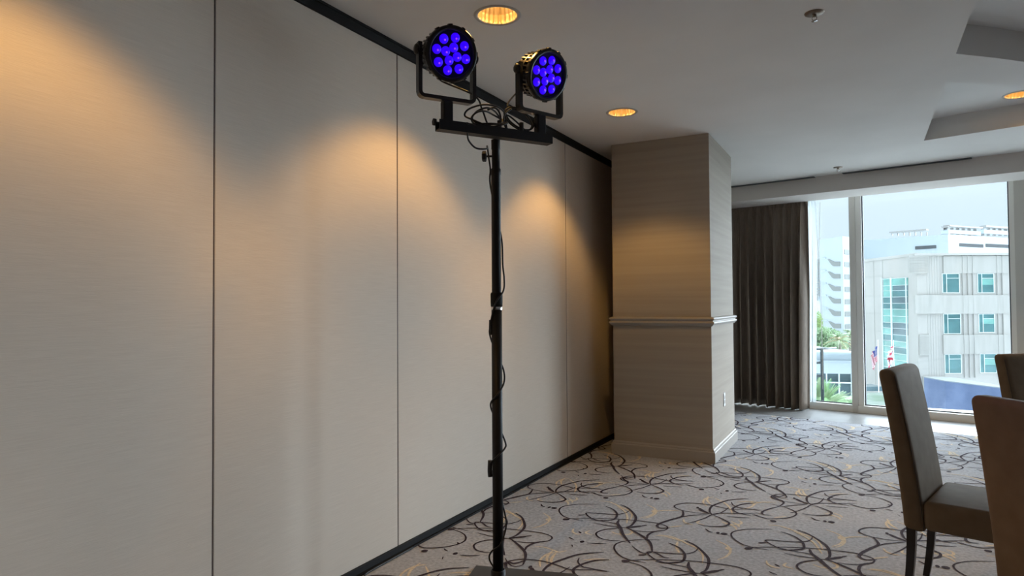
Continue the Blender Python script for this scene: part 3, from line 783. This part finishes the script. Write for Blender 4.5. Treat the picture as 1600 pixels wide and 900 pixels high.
M_teal = pane_mat('teal_glazing', (0.085, 0.20, 0.21))
M_mint = pane_mat('mint_spandrel_glass', (0.19, 0.41, 0.37))
M_dk = pane_mat('smoky_glazing', (0.11, 0.17, 0.19))
M_mulw = material('white_curtain_wall_bar', (0.80, 0.86, 0.86), 0.5)
M_blue = noisy(material('blue_glazed_cladding', (0.14, 0.25, 0.52), 0.5), (0.085, 0.125, 0.24), (0.14, 0.19, 0.33), (0.6, 0.6, 0.6))
M_lawn = noisy(material('lawn', (0.2, 0.33, 0.14), 0.9), (0.2, 0.3, 0.15), (0.30, 0.42, 0.22), (0.5, 0.5, 0.5))
M_paving = material('pale_paving', (0.74, 0.76, 0.75), 0.8)

mb = MB(); mb.prism([(-260, 12), (200, 12), (200, 330), (-260, 330)], GZ-0.5, GZ); struct(mb.build('floor_4', M_paving), 'street level paving far below the windows')

class Face:
    """upright facade through plan points A-B (left to right as seen from the room)"""
    def __init__(s, A, B):
        s.A = Vector((A[0], A[1], 0)); s.B = Vector((B[0], B[1], 0)); s.u = (s.B-s.A).normalized()
        s.n = Vector((s.u.y, -s.u.x, 0))
        if s.n.dot(Vector((CAM.x, CAM.y, 0))-s.A) < 0: s.n = -s.n
    def uv(s, px, py):
        p = on_plane(px, py, s.A, s.n); return (p-s.A).dot(s.u), p.z
    def box(s, m, x0, x1, y0, y1, out=0.05, back=0.05):
        u0, za = s.uv(x0, (y0+y1)/2); u1, zb = s.uv(x1, (y0+y1)/2)
        _, z1 = s.uv((x0+x1)/2, y0); _, z0 = s.uv((x0+x1)/2, y1)
        s.boxm(m, u0, u1, z0, z1, out, back)
    def boxm(s, m, u0, u1, z0, z1, out, back):
        p = [s.A+s.u*u0+s.n*out, s.A+s.u*u1+s.n*out, s.A+s.u*u1-s.n*back, s.A+s.u*u0-s.n*back]
        m.prism([(q.x, q.y) for q in p], z0, z1)

# office building
ob_ = empty('office_building', 'cream office building with teal windows filling the large window view', 'building', tuple(at_depth(1500, 640, 70).xy)+(GZ,))
org = ob_.location.copy()
class OB:                                      # build in world space, store relative to the thing
    pass
def build_rel(m, name, mat, parent, root):
    bmesh.ops.translate(m.bm, verts=m.bm.verts[:], vec=-root.location)
    return m.build(name, mat, parent, recalc=True)
pA = at_depth(1338, 450, 78); pB = at_depth(1433, 450, 66); pC = at_depth(1760, 450, 66)
Lf = Face(pA.xy, pB.xy); Rf = Face(pB.xy, pC.xy)
ztop = Rf.uv(1500, 398)[1]
m = MB(); back = FH*24
m.prism([pA.xy, pB.xy, pC.xy, (pC+back).xy, at_depth(1352, 450, 100).xy], GZ, ztop)
build_rel(m, 'building_shell', M_conc, ob_, ob_)
m = MB()
for (a, b, c_, d_, o_) in [(1418, 1449, 399, 427, .25), (1428, 1473, 461, 490, .25), (1436, 1452, 523, 555, .2), (1473, 1577, 523, 553, .12), (1473, 1620, 400, 427, .12), (1473, 1620, 461, 490, .15), (1442, 1478, 588, 616, .25)]:
    Rf.box(m, a, b, c_, d_, o_)
build_rel(m, 'facade_panel', M_conc2, ob_, ob_)
m = MB()
for x in range(1450, 1476, 4): Rf.box(m, x, x+1, 399, 640, .012)
for x in (1504, 1512, 1520, 1558, 1566): Rf.box(m, x, x+.6, 399, 590, .16)
for x, y0, y1 in ((1366, 405, 600), (1380, 405, 600)): Lf.box(m, x, x+.9, y0, y1, .03)
for y in (432, 462, 489, 516): Lf.box(m, 1340, 1380, y, y+.8, .03)
for y in (403, 407, 411, 415, 419, 423): Rf.box(m, 1419, 1448, y, y+.7, .3)
for y in (526, 530, 534, 538, 542, 546, 550): Rf.box(m, 1437, 1451, y, y+.7, .24)
build_rel(m, 'facade_joint', M_joint, ob_, ob_)
m = MB(); Rf.box(m, 1426, 1640, 395.5, 399, .3); Lf.box(m, 1338, 1434, 401, 405, .12); build_rel(m, 'parapet', M_conc, ob_, ob_)
wins = [(1472, 1498, 428, 457, 0), (1527, 1552, 428, 457, 1), (1474, 1500, 491, 521, 0), (1529, 1553, 491, 519, 2), (1476, 1501, 554, 583, 0), (1531, 1556, 553, 582, 1), (1584, 1608, 428, 457, 0), (1586, 1610, 491, 520, 1), (1588, 1612, 553, 582, 0)]
for x0, x1, y0, y1, k in wins:
    m = MB()
    Rf.box(m, x0-.45, x0+.15, y0-.5, y1+.5, .1); Rf.box(m, x1-.15, x1+.45, y0-.5, y1+.5, .1); Rf.box(m, x0, x1, y0-.5, y0+.15, .1); Rf.box(m, x0, x1, y1-.15, y1+.5, .1)
    Rf.box(m, x0+6, x0+6.6, y0, y1, .1); Rf.box(m, x0+6, x1, y0+6.5, y0+7.1, .1)
    wf = build_rel(m, 'window', M_mulw, ob_, ob_)
    m = MB(); Rf.box(m, x0, x1, y0, y1, .03); build_rel(m, 'window_glass', M_teal, wf, ob_)
    if k:
        m = MB(); Rf.box(m, x0+7, x1, y0+7.5, y0+(17 if k == 1 else 15), .05); build_rel(m, 'window_blind', M_mint, wf, ob_)
# curtain wall strip
cwf = None
m = MB()
for x, hw_ in ((1381, .35), (1395.5, .8), (1419, .35)): Lf.box(m, x-hw_, x+hw_, 434, 640, .16)
cuts = [435, 446, 454, 464, 474, 483, 494, 504, 513, 523, 533, 542, 552, 562, 575, 600, 640]
for y in cuts[:-1]: Lf.box(m, 1381, 1419, y-.25, y+.25, .13)
cwf = build_rel(m, 'curtain_wall_frame', M_mulw, ob_, ob_)
for i in range(len(cuts)-1):
    mats = M_mint if i in (0, 5, 6, 10, 12, 13) else (M_dk if i in (1, 3, 7, 8) else M_teal)
    m = MB(); Lf.box(m, 1395.5, 1419, cuts[i], cuts[i+1], .05); build_rel(m, 'curtain_wall_glass', mats, ob_, ob_)
    m = MB(); Lf.box(m, 1381, 1395.5, cuts[i], cuts[i+1], .05); build_rel(m, 'curtain_wall_glass', M_teal if i in (3, 4, 7, 9, 14) else M_mint, ob_, ob_)
# entrance canopy
m = MB(); Rf.box(m, 1440, 1488, 616, 620, 5.0, 0); build_rel(m, 'entrance_canopy', M_mulw, ob_, ob_)
m = MB(); Rf.box(m, 1449, 1471, 620, 660, 3.0, 0); build_rel(m, 'entrance_block', M_conc, ob_, ob_)

# blue clad annex in front
D = 52
bl = empty('annex_building', 'low blue clad annex with white sloping roof below the office windows', 'building', tuple(at_depth(1530, 640, D).xy)+(GZ,))
a1, a2, a3 = at_depth(1477, 595, 58), at_depth(1556, 600, 53.6), at_depth(1640, 612, 49.5)
m = MB(); zt = at_depth(1477, 595, 58).z
m.prism([a1.xy, a2.xy, a3.xy, (a3+FH*11).xy, (a1+FH*3).xy], GZ, zt-0.06); build_rel(m, 'annex_wall', M_blue, bl, bl)
m = MB(); m.prism([a1.xy, a2.xy, a3.xy, (a3+FH*11).xy, (a1+FH*3).xy], zt-0.06, zt+0.02); build_rel(m, 'annex_roof', material('annex_roof_membrane', (0.30, 0.32, 0.33), 0.95, spec=0.0), bl, bl)

# parking garage
GD = 150
gr = empty('parking_garage', 'large white parking garage rising behind the office building', 'building', tuple(at_depth(1450, 640, GD).xy)+(GZ,))
g0 = at_depth(1325, 400, 166); g1_ = at_depth(1482, 400, 150); g2_ = at_depth(1680, 400, 172)
Gl = Face(g0.xy, g1_.xy); Gr = Face(g1_.xy, g2_.xy)
gz = Gl.uv(1481, 366)[1]
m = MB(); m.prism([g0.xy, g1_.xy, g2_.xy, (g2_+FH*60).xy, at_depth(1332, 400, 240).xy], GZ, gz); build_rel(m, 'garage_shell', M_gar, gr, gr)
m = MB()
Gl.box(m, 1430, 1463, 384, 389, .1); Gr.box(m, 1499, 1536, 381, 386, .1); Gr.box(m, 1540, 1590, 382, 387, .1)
build_rel(m, 'parking_opening', material('painted_deck_shade', (0.11, 0.115, 0.12), 0.9, spec=0.0), gr, gr)  # raised slabs, the shade of the parking decks put into their colour
m = MB()
for fc, a, b, y0, y1 in ((Gl, 1390, 1448, 360, 362.2), (Gl, 1471, 1482, 353.5, 355.5), (Gr, 1482, 1534, 353.5, 355.5), (Gr, 1539, 1590, 354, 356.5)):
    fc.box(m, a, b, y0, y1, 0.3, 1.2)
    x = a+2
    while x < b: fc.box(m, x, x+.8, y1, 368, -.5, 1.2); x += 9
build_rel(m, 'roof_canopy', material('roof_canopy_metal', (0.36, 0.35, 0.34), 0.7), gr, gr)
m = MB()
for fc, a, b in ((Gl, 1470, 1482), (Gr, 1482, 1534), (Gr, 1539, 1590)): fc.box(m, a, b, 360, 366, -.2, 1.0)
build_rel(m, 'roof_parapet', M_gar2, gr, gr)
# stair tower with slanting openings
tw = empty('garage_stair_tower', 'white stair tower with zigzag openings seen through the narrow window', 'building', tuple(at_depth(1305, 640, GD).xy)+(GZ,))
t0, t1, t2 = at_depth(1280, 400, 158), at_depth(1317, 400, 150), at_depth(1334, 400, 154)
Tl = Face(t0.xy, t1.xy); Tr = Face(t1.xy, t2.xy); tz = Tl.uv(1317, 369)[1]
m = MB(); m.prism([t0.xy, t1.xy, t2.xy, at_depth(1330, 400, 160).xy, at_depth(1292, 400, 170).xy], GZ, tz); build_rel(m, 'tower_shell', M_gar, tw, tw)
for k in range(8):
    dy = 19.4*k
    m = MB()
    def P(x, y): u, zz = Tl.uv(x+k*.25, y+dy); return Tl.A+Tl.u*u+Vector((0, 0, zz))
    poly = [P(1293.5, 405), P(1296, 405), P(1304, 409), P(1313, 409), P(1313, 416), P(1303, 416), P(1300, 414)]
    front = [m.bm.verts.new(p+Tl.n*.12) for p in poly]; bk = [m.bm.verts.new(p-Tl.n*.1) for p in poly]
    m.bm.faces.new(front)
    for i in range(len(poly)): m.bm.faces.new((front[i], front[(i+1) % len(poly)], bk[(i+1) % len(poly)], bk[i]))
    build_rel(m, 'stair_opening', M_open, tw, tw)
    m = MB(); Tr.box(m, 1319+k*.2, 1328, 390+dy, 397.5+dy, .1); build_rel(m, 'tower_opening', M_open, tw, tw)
    m = MB(); Tl.box(m, 1284+k*.4, 1291+k*.4, 403+dy, 404.2+dy, .25); build_rel(m, 'balcony_ledge', M_gar2, tw, tw)
# slender distant tower
dt = empty('distant_tower', 'slim distant high rise with horizontal balconies at the curtain edge', 'building', tuple(at_depth(1274, 640, 260).xy)+(GZ,))
d0, d1 = at_depth(1262, 400, 260), at_depth(1281, 400, 260); Df = Face(d0.xy, d1.xy)
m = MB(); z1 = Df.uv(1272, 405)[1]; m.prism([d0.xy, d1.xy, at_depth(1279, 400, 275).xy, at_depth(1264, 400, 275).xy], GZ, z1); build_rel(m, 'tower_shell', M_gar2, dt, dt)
m = MB()
for k in range(14): Df.box(m, 1270, 1281, 407+k*4.2, 408.2+k*4.2, .8)
for x in (1270, 1275.5, 1280.6): Df.box(m, x, x+.6, 372, 470, .9)
build_rel(m, 'balcony', M_joint, dt, dt)

# elevated walkway building with dark glass below
wk = empty('low_terrace_building', 'low white building with a band roof and dark glass front beyond the railing', 'building', tuple(at_depth(1300, 620, 42).xy)+(GZ,))
w0_, w1_ = at_depth(1235, 560, 41), at_depth(1350, 560, 40); Wf = Face(w0_.xy, w1_.xy)
ztop_ = Wf.uv(1310, 551)[1]; zmid = Wf.uv(1310, 584)[1]
m = MB(); m.prism([w0_.xy, w1_.xy, (w1_+FH*9).xy, (w0_+FH*9).xy], zmid, ztop_)
Wf.box(m, 1235, 1350, 549, 551.5, .5, 0); Wf.box(m, 1235, 1350, 563, 564.3, .12, 0)
build_rel(m, 'roof_band', M_gar2, wk, wk)
m = MB(); m.prism([(w0_+FH*1.0).xy, (w1_+FH*1.0).xy, (w1_+FH*9).xy, (w0_+FH*9).xy], GZ, zmid); build_rel(m, 'glass_front', M_dk, wk, wk)
m = MB()
for x in (1296, 1316, 1336): Wf.box(m, x-.8, x+.8, 584, 640, -.7, 0.9)
Wf.box(m, 1262, 1350, 599, 601, -.7, 0.9)
build_rel(m, 'glazing_bar', M_mulw, wk, wk)
m = MB(); q = at_depth(1353, 610, 60)
mb = MB(); A1 = at_depth(1345, 605, 62); A2 = at_depth(1380, 605, 62); Fq = Face(A1.xy, A2.xy)
Fq.box(m, 1346, 1379, 604, 611, 0.05, 2); Fq.boxm(m, 0, 1, GZ, GZ+.2, 0, 1)
tag(m.build('entrance_shade', M_dk), 'solid block coloured dark as the shade of a passage at the foot of the office building', 'passage')  # no hollow here, the passage's shade is only the block's dark colour

# green roof lawn between
mb = MB(); l0, l1 = at_depth(1225, 600, 19), at_depth(1352, 600, 19)
mb.prism([l0.xy, l1.xy, at_depth(1352, 600, 26.5).xy, at_depth(1225, 600, 26.5).xy], -2.6, -2.45)
tag(mb.build('roof_lawn', M_lawn), 'strip of green roof lawn behind the palm bush', 'lawn')
mb = MB(); l0, l1 = at_depth(1345, 600, 26), at_depth(1436, 600, 26)
mb.prism([l0.xy, l1.xy, at_depth(1436, 600, 38).xy, at_depth(1345, 600, 38).xy], -4.3, -3.9)
tag(mb.build('canopy_roof', noisy(material('weathered_roof', (0.55, 0.6, 0.6), 0.95, spec=0.0), (0.13, 0.17, 0.13), (0.24, 0.26, 0.25), (.5, .5, .5))), 'pale flat lower roof seen just above the window sill', 'roof')

# railing
rl = empty('terrace_railing', 'dark metal railing with one thick post beyond the narrow window', 'railing', tuple(at_depth(1284, 600, 16).xy)+(-2.0,))
m = MB()
r0 = at_depth(1235, 546, 16); r1 = at_depth(1284, 545, 16); r2 = at_depth(1306, 543.5, 18.5)
rel = lambda p: p-rl.location
m.tube([rel(r0), rel(r1)], 0.034, 8); m.tube([rel(r1), rel(r2)], 0.026, 8)
for dz in (0.33, 0.65): m.tube([rel(r0)-Vector((0, 0, dz)), rel(r1)-Vector((0, 0, dz))], 0.03, 8)
m.build('rail', material('dark_railing_paint', (0.035, 0.05, 0.055), 0.6), rl)
m = MB(); pz = rel(r1); m.box(pz.x-0.035, pz.x+0.035, pz.y-0.035, pz.y+0.035, 0, pz.z+0.01); m.build('rail_post', material('dark_post_paint', (0.035, 0.05, 0.055), 0.6), rl)

# plants
def leaf_cloud(m, c, rad, n, size, rnd, squash=(1, 1, 1)):
    for _ in range(n):
        while True:
            q = Vector((rnd.uniform(-1, 1), rnd.uniform(-1, 1), rnd.uniform(-1, 1)))
            if 0.25 < q.length < 1: break
        p = c+Vector((q.x*rad*squash[0], q.y*rad*squash[1], q.z*rad*squash[2]))
        a = Vector((rnd.gauss(0, 1), rnd.gauss(0, 1), rnd.gauss(0, 1))).normalized(); b = a.orthogonal().normalized()
        s = size*rnd.uniform(.6, 1.3)
        m.quad([p-a*s, p+b*s*.45, p+a*s, p-b*s*.45])
def foliage(name, c): return noisy(material(name, c, 0.7, spec=0.2), tuple(x*.7 for x in c), tuple(min(1, x*1.35) for x in c), (.8, .8, .8), coord='Object')
M_tree = foliage('yellow_green_leaves', (0.34, 0.46, 0.16)); M_tree2 = foliage('olive_leaves', (0.28, 0.40, 0.22)); M_palm = foliage('dusty_palm_frond', (0.38, 0.46, 0.30)); M_palm2 = foliage('fresh_palm_frond', (0.34, 0.52, 0.28)); M_bark = material('grey_bark', (0.25, 0.22, 0.18), 0.9)
M_dry = foliage('dry_palm_frond', (0.50, 0.42, 0.26))
def tree(px, py, D, rad, mat, label, seed, sq=(1, 1, 1), n=4200):
    p = at_depth(px, py, D); rnd = random.Random(seed)
    t = empty('leafy_tree', label, 'tree', (p.x, p.y, GZ))
    m = MB(); m.tube([(0, 0, 0), (0.1, 0, (p.z-GZ)*.5), (0, 0, p.z-GZ)], [.28, .2, .1], 8); m.build('trunk', M_bark, t)
    m = MB()
    for k in range(7):
        o = Vector((rnd.uniform(-.6, .6)*rad*sq[0], rnd.uniform(-.6, .6)*rad, rnd.uniform(-.6, .6)*rad*sq[2]))
        leaf_cloud(m, Vector((0, 0, p.z-GZ))+o, rad*.6, n//7, rad*.085, rnd, sq)
    m.build('foliage', mat, t)
tree(1274, 502, 70, 1.2, M_tree, 'tall yellow green tree at the very edge of the curtain', 3, (0.9, .9, 2.2))
tree(1281, 532, 60, 1.5, M_tree2, 'round green tree standing below the stair tower', 5, (1.7, 1, .8))
def frond_set(t, mats, n, L, droop, seed, lift=0.5, wid=.03, name='frond', nl=44, lo=-.25):
    rnd = random.Random(seed)
    for k in range(n):
        az = 2*PI*k/n+rnd.uniform(-.2, .2); el = rnd.uniform(lo, 1)*lift+.15; m = MB()
        d = Vector((math.cos(az), math.sin(az), 0)); pts = []
        ll = L*rnd.uniform(.8, 1.1)
        for i in range(9):
            q = i/8; pts.append(d*(ll*q*math.cos(el))+Vector((0, 0, ll*q*math.sin(el)-droop*ll*q*q)))
        m.tube(pts, [.025*L*(1-.85*i/8) for i in range(9)], 5)
        sp = spline(pts, 4)
        for i in range(3, nl):
            q = i/nl; p = sp[min(int(q*(len(sp)-1)), len(sp)-2)]; tn = (sp[min(int(q*(len(sp)-1))+1, len(sp)-1)]-p).normalized()
            sd = tn.cross(Vector((0, 0, 1))).normalized()
            for s in (-1, 1):
                tip = p+(sd*s*.8+tn*.7+Vector((0, 0, -.25)))*ll*.24*math.sin(PI*min(.98, q*.85+.12))
                m.quad([p, p+tn*wid*L*.5, tip, p-tn*wid*L*.1])
        m.build(name, mats[k % len(mats)], t)
def palm(px, py, D, L, mats, label, seed, base_z, n=16, droop=.6, lift=1.0):
    p = at_depth(px, py, D); t = empty('palm_tree', label, 'palm tree', (p.x, p.y, base_z))
    h = p.z-base_z
    m = MB(); m.tube([(0, 0, 0), (0, 0, h*.5), (0, 0, h)], [.16*L/2, .13*L/2, .15*L/2], 10); m.build('trunk', M_bark, t)
    cr = bpy.data.objects.new('crown', None); col.objects.link(cr); cr.parent = t; cr.location = (0, 0, h)
    frond_set(cr, mats, n, L, droop, seed, lift)
    return t
palm(1312, 533, 46, 1.35, [M_palm, M_dry, M_palm], 'grey green palm with drooping and dry fronds left of the mullion', 11, GZ, n=26)
palm(1328, 523, 50, 1.25, [M_palm], 'palm crown half hidden behind the window mullion', 17, GZ, n=24)
pb = empty('palm_bush', 'bright green fan palm bush low behind the narrow window', 'palm bush', tuple(at_depth(1281, 630, 17).xy)+(-1.42,))
frond_set(pb, [M_palm2, M_palm], 64, 0.92, .16, 21, 1.3, .03, nl=44, lo=.25)
# shrubs
sh_ = MB(); rnd = random.Random(5)
hd = at_depth(1290, 634, 21)
for k in range(16): leaf_cloud(sh_, at_depth(1262+k*5.2, 637, 21)-Vector((hd.x, hd.y, -2.45)), .28, 130, .05, rnd)
hob = sh_.build('low_hedge', M_palm2); hob.location = (hd.x, hd.y, -2.45); tag(hob, 'low green hedge just above the sill of the narrow window', 'hedge', kind='stuff')

# flags
def flag(px, ytop, D, kind, label):
    p = at_depth(px, ytop, D); t = empty('flagpole', label, 'flagpole', (p.x, p.y, GZ), math.atan2(RH.y, RH.x))
    h = p.z-GZ
    m = MB(); m.tube([(0, 0, 0), (0, 0, h)], [.04, .02], 8); m.lathe([(0, h+.08), (.04, h+.04), (.0, h)], n=10); m.build('pole', M_mulw, t)
    nu, nv = 26, 26; hoist, fly = 0.9, 1.45
    mats = [material('flag_red', (0.62, 0.07, 0.12), .8), material('flag_white', (0.85, 0.85, 0.88), .8), material('flag_navy', (0.06, 0.09, 0.30), .8)]
    m = MB(); g = []
    for i in range(nu+1):
        u = i/nu; row = []
        for j in range(nv+1):
            v = j/nv
            x = (-1 if kind == 'us' else -1)*(.03+.42*math.sin(u*PI*.55)*(1-.35*v)+.05*math.sin(u*17))
            y = .13*math.sin(u*20+v*2)
            zz = h-.35-v*hoist*(1-.15*u)-u*fly*.62-.0
            row.append(m.bm.verts.new((x, y, zz)))
        g.append(row)
    for i in range(nu):
        for j in range(nv):
            u, v = (i+.5)/nu, (j+.5)/nv
            if kind == 'us':
                mi = 2 if (u < .4 and v < .54) else int(v*13) % 2
                if mi == 2 and (i % 3 == 1 and j % 3 == 1): mi = 1
            else:
                mi = 0 if min(abs(u-v), abs(u-(1-v))) < .09 else 1
            f = m.bm.faces.new((g[i][j], g[i+1][j], g[i+1][j+1], g[i][j+1])); f.material_index = mi; f.smooth = True
    m.build('flag', mats, t)
flag(1371.5, 533, 46, 'us', 'flagpole with limp red, white and blue striped flag')
flag(1396, 533, 46, 'x', 'flagpole with limp white flag crossed in red before the curtain wall')
